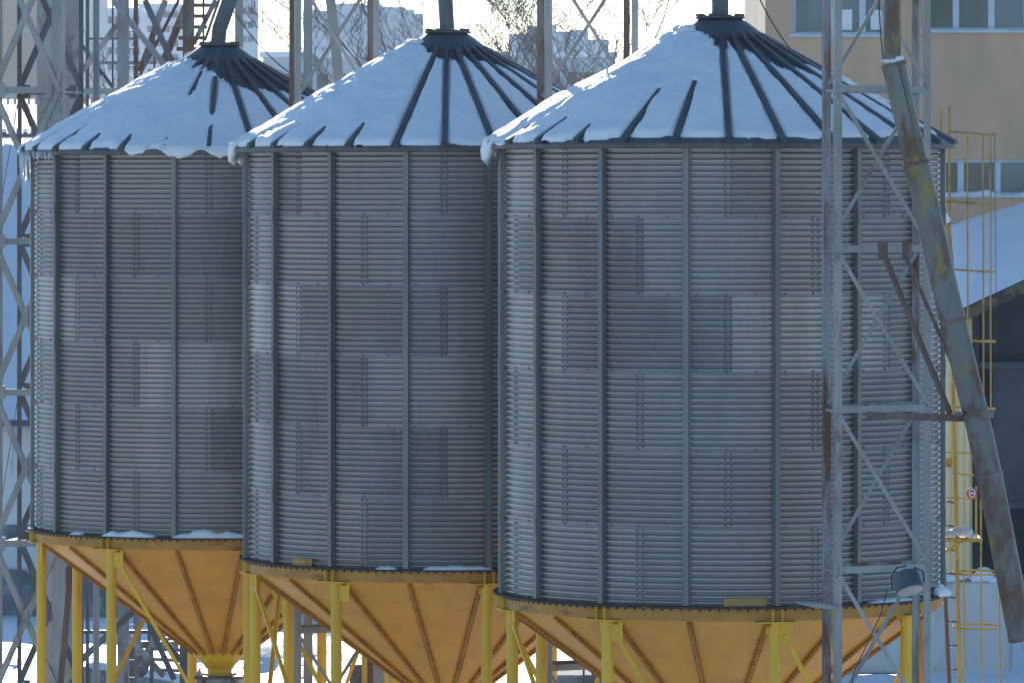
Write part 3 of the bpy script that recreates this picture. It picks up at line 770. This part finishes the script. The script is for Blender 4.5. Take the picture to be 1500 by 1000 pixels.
MB().bar(W(1384, 677, YL-.1)-lo, W(1395, 677, YL-.1)-lo, .12, .01).build('plate', 'cage_paint', ld)
for y in (592, 662, 728):
    MB().bar(W(1380, y, YL-.2)-lo, W(1428 if y > 600 else 1395, y+1, YL-.2)-lo, .022, .02).build('rail', 'cage_paint', ld)
MB().bar(W(1395, 692, YL-.25)-lo, W(1427, 696, YL-.25)-lo, .022, .02).build('rail', 'cage_paint', ld)
lump('sack', [(W(1403, 781, YL-.3), .14, .16, .07), (W(1414, 781, YL-.4), .10, .12, .085), (W(1390, 783, YL-.3), .12, .15, .05), (W(1422, 785, YL-.4), .07, .1, .04)], 'sack_white', 'crumpled white sack lying on the yellow ladder platform', 'sack', 5)
l2 = empty('caged_ladder', px(1420, YL+1.2), 'rusty ochre ladder cage rising in front of the tan stucco building', 'ladder'); l2o = Vector(l2.location); Y2 = YL+1.2
for x, y0, y1, Y, m in ((1378, 158, 560, Y2, 'ochre_paint'), (1390.5, 155, 395, Y2-.2, 'ochre_paint'), (1395, 395, 640, Y2-.2, 'cage_paint'), (1417, 198, 560, Y2-.4, 'ochre_paint'), (1440, 197, 600, Y2-.4, 'ochre_paint'), (1450.5, 200, 600, Y2-.2, 'ochre_paint')):
    MB().bar(W(x, y0, Y)-l2o, W(x+1, y1, Y)-l2o, .021 if x > 1400 else .03, .012).build('cage_strip', m, l2)
wire([W(1457, 200, Y2), W(1459, 420, Y2), W(1460, 640, Y2)], 'hair-thin vertical wire at the right of the rusty ladder cage', .004)
for y, m in ((195, 'ochre_paint'), (297, 'ochre_paint'), (396, 'ochre_paint'), (498, 'cage_paint'), (597, 'cage_paint')):
    a, b, c, d = W(1390, y-2, Y2-.2), W(1417, y, Y2-.41), W(1440, y+2, Y2-.41), W(1458, y+2, Y2-.1)
    mb = MB().bar(a-l2o, b-l2o, .025, .008).bar(b-l2o, c-l2o, .025, .008).bar(c-l2o, d-l2o, .025, .008).bar(d-l2o, d+V(-.15, .3, 0)-l2o, .03, .008)
    mb.bar(W(1378, y+26 if y == 195 else y, Y2)-l2o, a-l2o, .03, .008)
    mb.build('hoop', m, l2)
# round sign
sg = empty('round_sign', W(1424, 722, YL-.38), 'tiny round red, white and blue sign on the yellow ladder post', 'sign')
def disc(r, y, m, nm, half=None):
    mb = MB(); n = 28
    mb.v.append(V(0, y, 0))
    for k in range(n): mb.v.append(V(r*.75*math.cos(2*math.pi*k/n), y, r*math.sin(2*math.pi*k/n)))
    for k in range(n):
        if half is None or (half > 0) == (math.sin(2*math.pi*(k+.5)/n) > 0): mb.f.append((0, 1+k, 1+(k+1) % n))
    mb.build(nm, m, sg)
MB().tube([V(0, .0, 0), V(0, .01, 0)], .07, 24).build('plate', 'sign_red', sg)
disc(.058, -.003, 'sign_white', 'face'); disc(.042, -.006, 'sign_blue', 'emblem', 1); disc(.042, -.0065, 'sign_red', 'emblem', -1)
MB().bar(V(-.04, -.009, 0), V(.04, -.009, 0), .02, .003).build('emblem', 'sign_white', sg)
# small sheet-metal hood with snow right of the nearest silo
tag(MB().tube([W(1383, 330, 69), W(1392, 330, 69)], .05, 12).build('vent_hood', 'ochre_paint', None, True), 'little ochre vent pipe stub at the right edge of the nearest silo', 'vent')
lump('snow_clump', [(W(1383, 323, 69), .07, .1, .09)], 'snow', 'small sunlit snow clump on the vent stub right of the nearest silo', 'snow', 9)
# bent drip of the eave
wire([W(1386, 211, 65), W(1381, 214, 64.9), W(1379, 222, 64.8)], 'short bent wire under the right eave of the nearest silo', .009)

# ------------------------------------------------------------------ buildings
def wallgrid(mb, x0, x1, z0, z1, ops, Y, th):
    xs = sorted(set([x0, x1]+[o[0] for o in ops]+[o[1] for o in ops])); zs = sorted(set([z0, z1]+[o[2] for o in ops]+[o[3] for o in ops]))
    xs = [x for x in xs if x0 <= x <= x1]; zs = [z for z in zs if z0 <= z <= z1]
    for a, b in zip(xs, xs[1:]):
        for c, d in zip(zs, zs[1:]):
            mx, mz = (a+b)/2, (c+d)/2
            if any(o[0] < mx < o[1] and o[2] < mz < o[3] for o in ops): continue
            mb.quad((a, Y, c), (b, Y, c), (b, Y, d), (a, Y, d))
    for a, b, c, d in ops:
        mb.quad((a, Y, c), (a, Y+th, c), (b, Y+th, c), (b, Y, c)); mb.quad((a, Y, d), (b, Y, d), (b, Y+th, d), (a, Y+th, d))
        mb.quad((a, Y, c), (a, Y, d), (a, Y+th, d), (a, Y+th, c)); mb.quad((b, Y, c), (b, Y+th, c), (b, Y+th, d), (b, Y, d))
    return mb
def window(parent, a, b, c, d, Y, mull, m='window_frame', fw=.09, bar_h=None, pane_m='window_glass'):
    """opening a..b, c..d; mull = x positions of mullions"""
    mb = MB()
    mb.box(a, b, Y, Y+.06, c, c+fw); mb.box(a, b, Y, Y+.06, d-fw, d)
    e = [a]+list(mull)+[b]
    mb.box(a, a+fw, Y+.002, Y+.058, c+fw, d-fw); mb.box(b-fw, b, Y+.002, Y+.058, c+fw, d-fw)
    for x in mull: mb.box(x-fw*.9, x+fw*.9, Y-.004, Y+.055, c+fw, d-fw)
    w = mb.build('window', m, parent)
    for x0, x1 in zip(e, e[1:]):
        MB().quad((x0, Y+.035, c), (x1, Y+.035, c), (x1, Y+.035, d), (x0, Y+.035, d)).build('pane', pane_m, w)
    return w
# tan stucco building
YB = 135
def bx(x): return (x-750)/F*YB
def bz(y): return EYE-(y-YH)/F*YB
sbd = empty('stucco_building', (0, 0, 0), 'tan stucco building with white-framed windows filling the upper right', 'building')
ops = [(bx(1161), bx(1297), bz(52), bz(-30)), (bx(1353), bx(1530), bz(46), bz(-30)), (bx(1372), bx(1530), bz(287), bz(233)),
       (bx(1161), bx(1290), bz(-190), bz(-270)), (bx(1353), bx(1530), bz(-190), bz(-270))]
mb = wallgrid(MB(), bx(1121), bx(1900), 0, bz(-330), ops, YB, .28)
mb.quad((bx(1121), YB, 0), (bx(1121), YB, bz(-330)), (bx(1121), YB+12, bz(-330)), (bx(1121), YB+12, 0))
mb.quad((bx(1121), YB, bz(-330)), (bx(1900), YB, bz(-330)), (bx(1900), YB+12, bz(-330)), (bx(1121), YB+12, bz(-330)))
mb.quad((bx(1900), YB, 0), (bx(1900), YB+12, 0), (bx(1900), YB+12, bz(-330)), (bx(1900), YB, bz(-330)))
mb.build('wall', 'stucco', sbd)
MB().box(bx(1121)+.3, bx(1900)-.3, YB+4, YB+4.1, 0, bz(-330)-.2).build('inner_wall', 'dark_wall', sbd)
for k, (a, b, c, d) in enumerate(ops):
    ml = {0: [bx(1216), bx(1264)], 1: [bx(1401), bx(1453), bx(1505)], 2: [bx(1408), bx(1462), bx(1510)]}.get(k, [a+(b-a)*.33, a+(b-a)*.66])
    window(sbd, a, b, c, d, YB+.16, ml, fw=.085)
    if k == 0:
        for u, v in ((1234, 1249), (1276, 1292)): MB().box(bx(u), bx(v), YB+.182, YB+.19, bz(44), bz(14)).build('sky_plate', 'sign_white', sbd)  # white plates standing in for bright sky seen through the windows
    if k < 3: MB().box(a-.1, b+.1, YB-.12, YB+.15, c-.04, c+.015).build('sill', 'window_frame', sbd)
def ledge_snow(a, b, z, Y, lb, h=.12, dp=.26):
    n = 40; mb = MB(); m = 7
    for k in range(n+1):
        u = k/n; hh = h*(.6+.6*noise.fractal(V(u*6, z, 0), .8, 2, 3))*sstep(0, .05, min(u, 1-u))+.005
        for j in range(m):
            v = j/(m-1); mb.v.append(V(a+(b-a)*u, Y-.14+dp*(1-v), z+hh*math.sqrt(max(0, 1-v**2.5))))
    for k in range(n):
        for j in range(m-1): mb.f.append((k*m+j, k*m+j+1, (k+1)*m+j+1, (k+1)*m+j))
    tag(mb.build('ledge_snow', 'snow', None, True), lb, 'snow', 'snow on the window ledges')
ledge_snow(bx(1156), bx(1300), bz(52)+.017, YB, 'thin snow on the ledge under the upper left window of the stucco building', .05)
ledge_snow(bx(1348), bx(1535), bz(46)+.017, YB, 'thin snow on the ledge under the upper right window of the stucco building', .05)
ledge_snow(bx(1368), bx(1535), bz(287)+.017, YB, 'thick snow on the ledge of the lower window of the stucco building', .16)
# barn on the right
YN = 120; YR = 130
bn = empty('barn', (0, 0, 0), 'dark open barn with cream siding and mossy roof edge right of the silos', 'barn')
def w3(x, y, Y): return W(x, y, Y)
a, b, c, d = w3(1403, 455, YN-.6), w3(1640, 344, YN-.6), w3(1640, 262, YR), w3(1392, 330, YR)
def slab(mb, q, th, dn=V(0, 0, -1)):
    t = [p+dn*th for p in q]; i = len(mb.v); mb.v += [Vector(p) for p in q]+t
    mb.f += [(i, i+1, i+2, i+3), (i+7, i+6, i+5, i+4)]
    for k in range(4): mb.f.append((i+k, i+4+k, i+4+(k+1) % 4, i+(k+1) % 4))
    return mb
slab(MB(), [a, b, c, d], .12).build('roof', 'dark_wall', bn)
MB().bar(a+V(0, -.03, -.16), b+V(0, -.03, -.16), .24, .05).build('fascia', 'moss_fascia', bn)
def snowslab(q, th, lb, n=36, m=16, sd=0, name='roof_snow', cat='snow', group=None):
    a, b, c, d = q; mb = MB()
    for i in range(n+1):
        for j in range(m+1):
            u, v = i/n, j/m
            p = a.lerp(b, u).lerp(d.lerp(c, u), v)
            e = min(u*6, (1-u)*6, v*5, (1-v)*5, 1)
            t = th*math.sqrt(max(0, e))*(1+.35*noise.fractal(p*.35+V(sd, 0, 0), .8, 2, 4))+.004
            jj = V(0, -.12*noise.noise(p*.8), 0) if j == 0 else V(0, 0, 0)
            mb.v.append(p+V(0, 0, t)+jj)
    for i in range(n):
        for j in range(m):
            k = i*(m+1)+j; mb.f.append((k, k+m+1, k+m+2, k+1))
    tag(mb.build(name, 'snow', None, True), lb, cat, group)
snowslab([a, b, c, d], .28, 'shaded blue snow blanket on the barn roof')
# barn front walls: cream siding with ribs, then the dark opening and slate panel
mb = MB(); zt = w3(1410, 458, YN).z
x0, x1 = w3(1290, 0, YN).x, w3(1424, 0, YN).x; n = int((x1-x0)/.14)
for k in range(n):
    xa = x0+(x1-x0)*k/n; xb = x0+(x1-x0)*(k+1)/n; xm = xa+(xb-xa)*.7
    for p, q, dy0, dy1 in ((xa, xm-.012, 0, 0), (xm-.012, xm+.008, 0, .03), (xm+.008, xb-.012, .03, .03), (xb-.012, xb, .03, 0)):
        mb.quad((p, YN+dy0, 0), (q, YN+dy1, 0), (q, YN+dy1, zt), (p, YN+dy0, zt))
mb.build('siding', 'cream_siding', bn)
MB().box(x1, x1+.14, YN-.04, YN+.2, 0, zt).build('corner_post', 'dark_wall', bn)
xr = w3(1640, 0, YN).x
mb = MB(); mb.quad((x1, YN+5, 0), (xr, YN+5, 0), (xr, YN+5, zt+1.5), (x1, YN+5, zt)); mb.build('back_wall', 'dark_wall', bn)
z1, z2 = w3(0, 540, YN).z, w3(0, 735, YN).z
MB().box(w3(1455, 0, YN).x, xr, YN+.1, YN+.25, z2, z1).build('panel', 'slate_wall', bn)
MB().box(x1+.14, xr, YN+.02, YN+.12, z2-.14, z2).build('crossbeam', 'slate_wall', bn)
MB().box(x1+.14, xr, YN+.02, YN+.12, z1, z1+.14).build('crossbeam', 'slate_wall', bn)
MB().quad((x0, YN, zt), (x0, YR, zt), (x0, YR, 0), (x0, YN, 0)).build('side_wall', 'dark_wall', bn)
mb = MB(); i0 = len(mb.v); mb.v += [V(x1+.1, YN+.3, zt-.9), V(xr, YN+.3, zt-.9), V(xr, YN+.3, w3(1640, 352, YN).z), V(x1+.1, YN+.3, w3(1424, 455, YN).z)]; mb.f.append((0, 1, 2, 3)); mb.build('gable', 'dark_wall', bn)
# pale yard wall
YW = 110
yw = empty('yard_wall', px(1370, YW), 'pale plastered yard wall with patchy snow on top behind the ladder', 'wall'); yo = Vector(yw.location)
za, zb = W(0, 852, YW).z, W(0, 990, YW).z
xa, xb = W(1150, 0, YW).x, W(1482, 0, YW).x
MB().box(xa-yo.x, xb-yo.x, 0, .3, 0, za).build('wall', 'yard_plaster', yw)
MB().box(xa-yo.x, xb-yo.x, -.05, .35, za, za+.05).build('coping', 'dark_concrete', yw)
MB().box(xb-yo.x, xb-yo.x+.16, -.1, .3, 0, za-.1).build('end_post', 'window_frame', yw)
MB().box(xa-yo.x, xb-yo.x, -.08, -.002, 0, zb+.05).build('base_band', 'dark_concrete', yw)  # dark band along the foot of the wall
lump('snow_patches', [(W(1390, 848, YW), .25, .15, .1), (W(1402, 846, YW), .2, .14, .09), (W(1434, 848, YW), .16, .14, .12), (W(1441, 845, YW), .2, .12, .2), (W(1458, 850, YW), .14, .1, .08)], 'snow', 'broken patches of snow on top of the pale yard wall', 'snow', 12)

# left: snow-roofed hall
YH0, YH1 = 140, 162
hl = empty('snowy_hall', (0, 0, 0), 'long low pale hall with a broad snowy roof at the far left', 'building')
xl, xr2 = W(-500, 0, YH0).x, W(480, 0, YH0).x
ze = W(0, 612, YH0).z; zr = W(0, 203, YH1).z
MB().box(xl, xr2, YH0, YH0+.3, 0, ze).build('front_wall', 'pale_wall', hl)
MB().box(xr2-.3, xr2, YH0+.3, YH1+10, 0, ze).build('side_wall', 'pale_wall', hl)
q = [V(xl, YH0-.7, ze-.02), V(xr2+.4, YH0-.7, ze-.02), V(xr2+.4, YH1, zr), V(xl, YH1, zr)]
slab(MB(), q, .15).build('roof', 'tar_roof', hl)
q2 = [V(xl, YH1+.001, zr), V(xr2+.4, YH1+.001, zr), V(xr2+.4, YH1+18, ze), V(xl, YH1+18, ze)]
slab(MB(), q2, .15).build('roof', 'tar_roof', hl)
MB().box(xl, xr2, YH0-.03, YH0-.002, W(0, 785, YH0).z-.1, W(0, 768, YH0).z).build('band', 'dark_concrete', hl)
snowslab([q[0], q[1], q[2], q[3]], .3, 'broad shaded snow sheet on the roof of the far left hall', 160, 24, 4)
snowslab([q2[0], q2[1], q2[2], q2[3]], .3, 'snow on the far slope of the far left hall roof', 40, 10, 6)
# low concrete retaining wall in front of it
YC = 125
cw = MB(); n = 220
zt_ = W(0, 838, YC).z
for k in range(n+1):
    x = -40+80*k/n; z = zt_+.10*noise.fractal(V(x*1.2, 0, 0), .8, 2, 4)
    cw.v += [V(x, YC+.08*noise.noise(V(x, 3, 0)), -.2), V(x, YC+.1*noise.noise(V(x*2, 1, 0)), z*.5), V(x, YC+.06*noise.noise(V(x*2, 5, 0)), z), V(x, YC+.5, z+.03), V(x, YC+.5, -.2)]
for k in range(n):
    for j in range(4): cw.f.append((k*5+j, k*5+5+j, k*5+6+j, k*5+1+j))
tag(cw.build('retaining_wall', 'dark_concrete', None, True, 40), 'rough dark concrete retaining wall across the snowy yard behind the silos', 'wall')
# dark roofed house, beige house and pale house at far left
def house(name, x0, x1, ytop, Y, dep, m, label, cat='building', wins=None, roofz=None, group=None, wm='window_frame'):
    r = empty(name, px((x0+x1)/2, Y), label, cat, group); o = Vector(r.location)
    A, B = W(x0, 0, Y).x-o.x, W(x1, 0, Y).x-o.x; zt = W(0, ytop, Y).z
    MB().box(A, B, 0, dep, 0, zt).build('wall', m, r)
    MB().box(A-.3, B+.3, -.3, dep+.3, zt, zt+.5).build('roof', 'snow', r)
    if wins:
        nx, dz, ww, wh = wins
        z = zt-1.4; fl = 0
        while z > 1.5 and fl < 6:
            for k in range(nx):
                cx = A+(B-A)*(k+.5)/nx
                w = MB().box(cx-ww/2, cx+ww/2, -.05, .0, z-wh, z).build('window', wm, r)
                MB().box(cx-ww/2+.12, cx+ww/2-.12, -.08, -.052, z-wh+.12, z-.12).build('pane', 'window_glass', w)
            z -= dz; fl += 1
    return r
hr = house('beige_building', -200, 36, -60, 210, 12, 'beige_wall', 'beige building at the far upper left behind the lattice tower')
house('pale_building', 36, 128, -20, 235, 12, 'pale_wall', 'pale building right of the beige one behind the concrete columns')
rr_ = empty('tiled_house', px(0, 180), 'low house with a dark ribbed roof showing through thin snow at far left', 'house'); ro_ = Vector(rr_.location)
q = [W(-300, 196, 175)-ro_, W(170, 196, 175)-ro_, W(170, 153, 183)-ro_, W(-300, 153, 183)-ro_]
slab(MB(), q, .1).build('roof', 'tar_roof', rr_)
for k in range(46):
    u = k/46
    MB().bar(q[0].lerp(q[1], u)+V(0, 0, .1), q[3].lerp(q[2], u)+V(0, 0, .1), .12, .12, V(0, -.3, 1)).build('roof_rib', 'snow', rr_)
MB().box(q[0].x, q[1].x, q[0].y+.4, q[2].y, -ro_.z, q[0].z-.12).build('wall', 'pale_wall', rr_)
# far apartment blocks
GB = 'hazy apartment blocks on the horizon'
house('apartment_block', 153, 206, 15, 1300, 20, 'hazed_block', 'leftmost far hazy apartment block, seen between the elevator frame columns', wins=(4, 3.6, 1.8, 1.8), group=GB)
house('apartment_block', 203, 262, 8, 1400, 20, 'hazed_block', 'taller far hazy apartment block behind the rusty stair', wins=(5, 3.6, 1.8, 1.8), group=GB)
house('apartment_block', 352, 372, -60, 1200, 20, 'hazed_block', 'narrow high far block right of the leaning silo pipe', wins=(2, 3, 1.4, 1.6), group=GB)
def blocks(parts, Y, label):
    r = empty('apartment_block', px(parts[0][0], Y), label, 'building', GB); o = Vector(r.location)
    for k, (a, b, y) in enumerate(parts):
        A, B = W(a, 0, Y).x-o.x, W(b, 0, Y).x-o.x; zt = W(0, y, Y).z; dy = (k % 2)*2.
        MB().box(A, B, dy, 14+dy, 0, zt).build('wing', 'hazed_block', r)
        nx = max(1, int((B-A)/3.2))
        for f in range(5):
            for i in range(nx):
                cx = A+(B-A)*(i+.5)/nx; z = zt-2-f*3
                if (i*7+f*3+k) % 5: MB().box(cx-.7, cx+.7, dy-.08, dy-.002, z-1.4, z).build('window', 'grey_block', r)
blocks([(458, 492, 16), (492, 532, 5), (532, 560, 8), (560, 592, 10), (592, 606, 14), (606, 619, 20)], 1250, 'wide stepped hazy block left of the middle silo pipe')
blocks([(745, 772, 50), (772, 792, 38), (792, 815, 36), (815, 835, 46), (835, 862, 44), (862, 892, 58)], 1500, 'low stepped hazy block behind the tower near the nearest silo')
house('snow_roofed_building', 385, 560, 84, 520, 14, 'grey_block', 'low grey building with a bright snowy roof behind the middle tower', wins=(7, 3.2, 1.3, 1.7))
house('low_building', 700, 900, 84, 560, 14, 'grey_block', 'low grey building behind the bare trees right of the middle silo', wins=(8, 3.2, 1.3, 1.5))
house('low_building', 110, 300, 122, 260, 12, 'pale_wall', 'low pale building behind the foot of the elevator frame', wins=(6, 3.2, 1.3, 1.5))

# ------------------------------------------------------------------ bare trees
def tree(x, Y, ztop, spread, label, seed, lean=0, n0=6, r0=None, last=2):
    rnd = random.Random(seed); base = px(x, Y); H = ztop
    root = empty('bare_tree', base, label, 'tree', 'bare winter trees in the background')
    tr = MB(); br = MB()
    def grow(mb, p, d, L, r, dep):
        pts = [p]; rad = [r]; k = 5; q = p; dd = d.copy()
        for i in range(k):
            dd = (dd+V(rnd.uniform(-1, 1), rnd.uniform(-1, 1), rnd.uniform(-.3, .7))*.16).normalized()
            q = q+dd*(L/k); pts.append(q); rad.append(max(r*(1-.55*(i+1)/k), .009))
        mb.tube(pts, rad, 5 if dep > 1 else 8, False)
        if dep < 5:
            nb = [n0+last-2, 5, 4, 4, last][dep]
            for i in range(nb):
                t = rnd.uniform(.3 if dep == 0 else .15, 1); j = min(k-1, int(t*k)); s = pts[j].lerp(pts[j+1], t*k-j)
                a = rnd.uniform(0, 2*math.pi); o = V(math.cos(a), math.sin(a), 0)
                nd = (dd*.75+o*rnd.uniform(.5, .95)*spread+V(0, 0, .25)).normalized()
                grow(br, s, nd, L*rnd.uniform(.42, .64), max(rad[j+1]*.6, .009), dep+1)
    grow(tr, V(0, 0, 0), V(lean, 0, 1).normalized(), H*.66, r0 or H*.011, 0)
    tr.build('trunk', 'bark', root, True); br.build('branches', 'bark', root, True)
def zt(y, Y): return W(0, y, Y).z
tree(677, 210, zt(-20, 210), 1.0, 'bare tree right of the middle silo pipe', 3, last=3)
tree(735, 235, zt(25, 235), 1.1, 'wide low bare tree left of the dark tower leg', 11)
tree(872, 200, zt(-45, 200), 1.0, 'bare tree between the legs of the tower near the nearest silo', 23, last=3)
tree(960, 215, zt(-15, 215), 1.2, 'broad bare tree left of the nearest silo pipe', 31, last=3)
tree(8, 195, zt(40, 195), 1.0, 'small bare tree in front of the beige building at far left', 53)
tree(155, 220, zt(60, 220), .8, 'thin bare tree behind the elevator frame', 61)
tree(560, 240, zt(62, 240), 1.2, 'low bare tree right of the middle tower', 71)
tree(520, 270, zt(70, 270), 1.2, 'low bare tree behind the middle tower', 77)

# ------------------------------------------------------------------ ground
xs = [-1500, -600, -250, -120, -60]+[-40+.4*k for k in range(201)]+[60, 120, 250, 600, 1500]
ys = [-60, -20, 20, 45]+[60+1.0*k for k in range(36)]+[96+.35*k for k in range(100)]+[132+3*k for k in range(20)]+[220, 320, 500, 900, 1400, 1900]
mb = MB()
for y in ys:
    for x in xs:
        h = .0
        if 90 < y < 190 and abs(x) < 60:
            k = sstep(90, 100, y)*(1-sstep(170, 190, y))
            h = k*(.22*noise.fractal(V(x*.25, y*.25, 0), .8, 2, 5)+.10*noise.fractal(V(x*1.1, y*.8, 5), .7, 2, 4))
            h += k*.45*math.exp(-((x+5.2)/1.6)**2-((y-112)/3.5)**2)*(1+.6*noise.noise(V(x*2, y*2, 0)))
        mb.v.append(V(x, y, h))
nx = len(xs)
for j in range(len(ys)-1):
    for i in range(nx-1): mb.f.append((j*nx+i, j*nx+i+1, (j+1)*nx+i+1, (j+1)*nx+i))
struct(mb.build('ground', 'ground_snow', None, True))
# concrete trough under the frame at lower left
tg = empty('concrete_trough', px(210, 103), 'pale concrete trough with snow on its rim at the bottom left', 'trough'); to = Vector(tg.location)
a, b = W(118, 975, 103)-to, W(292, 1006, 103)-to
slab(MB(), [a, b, b+V(0, 1.2, 0), a+V(0, 1.2, 0)], 1.0).build('body', 'concrete', tg)
for k in range(8):
    p = a.lerp(b, (k+.5)/8)
    MB().bar(p+V(0, -.03, -.02), p+V(0, -.03, -.95), .05, .05).build('rib', 'dark_concrete', tg)
snowslab([a+to+V(0, 0, .003), b+to+V(0, 0, .003), b+to+V(0, 1.2, .003), a+to+V(0, 1.2, .003)], .16, 'lumpy snow on the rim of the concrete trough', 40, 8, 9, name='snow_ridge')
tag(MB().tube([W(185, 968, 101), W(208, 970, 101.2)], .26, 20).build('drum', 'dark_steel', None, True, 40), 'dark drum lying on the concrete trough under the farthest silo', 'drum')

# ------------------------------------------------------------------ haze
hz = MB().box(-1550, 1550, -70, 1950, -1, 75).build('haze', 'sign_white')
hm = bpy.data.materials.new('haze'); hm.use_nodes = True; nt = hm.node_tree; nt.nodes.clear()
ou = nt.nodes.new('ShaderNodeOutputMaterial'); pv = nt.nodes.new('ShaderNodeVolumePrincipled')
pv.inputs['Color'].default_value = (.82, .90, 1, 1); pv.inputs['Density'].default_value = HAZE = .00022; pv.inputs['Anisotropy'].default_value = .0
nt.links.new(pv.outputs[0], ou.inputs['Volume']); hz.data.materials.clear(); hz.data.materials.append(hm)
hz['kind'] = 'stuff'

# ------------------------------------------------------------------ light, sky, camera
EL, AZ = 14.0, -5.0       # sun behind the silos, a little to the left
w = bpy.data.worlds.new('World'); scene.world = w; w.use_nodes = True; nt = w.node_tree
sky = nt.nodes.new('ShaderNodeTexSky'); sky.sky_type = 'NISHITA'; sky.sun_disc = False
sky.sun_elevation = R(EL); sky.sun_rotation = R(AZ); sky.air_density = .75; sky.dust_density = .25; sky.ozone_density = 1.2
bg = nt.nodes['Background']; bg.inputs['Strength'].default_value = .115
tint = nt.nodes.new('ShaderNodeMix'); tint.data_type = 'RGBA'; tint.blend_type = 'MULTIPLY'; tint.inputs[0].default_value = 1
tint.inputs[7].default_value = (.78, 1.01, 1.17, 1); nt.links.new(sky.outputs[0], tint.inputs[6])
nt.links.new(tint.outputs[2], bg.inputs['Color'])
sl = bpy.data.lights.new('sun', 'SUN'); sl.energy = 4.0; sl.angle = R(.5); sl.color = (1, .94, .85)
so_ = bpy.data.objects.new('sun', sl); col.objects.link(so_)
sd = V(math.sin(R(AZ))*math.cos(R(EL)), math.cos(R(AZ))*math.cos(R(EL)), math.sin(R(EL)))
so_.rotation_euler = sd.to_track_quat('Z', 'Y').to_euler(); so_.location = (0, 40, 60)
cam = bpy.data.cameras.new('camera'); cam.lens = 36*F/1500; cam.sensor_width = 36; cam.shift_y = -(500-YH)/1500
cam.clip_start = 1; cam.clip_end = 4000
cobj = bpy.data.objects.new('camera', cam); col.objects.link(cobj); cobj.location = (0, 0, EYE); cobj.rotation_euler = (R(90), 0, 0)
scene.camera = cobj
scene.view_settings.view_transform = 'Standard'; scene.view_settings.look = 'None'
scene.view_settings.exposure = 0.85; scene.view_settings.gamma = 1
try:
    scene.cycles.volume_bounces = 0
except Exception: pass
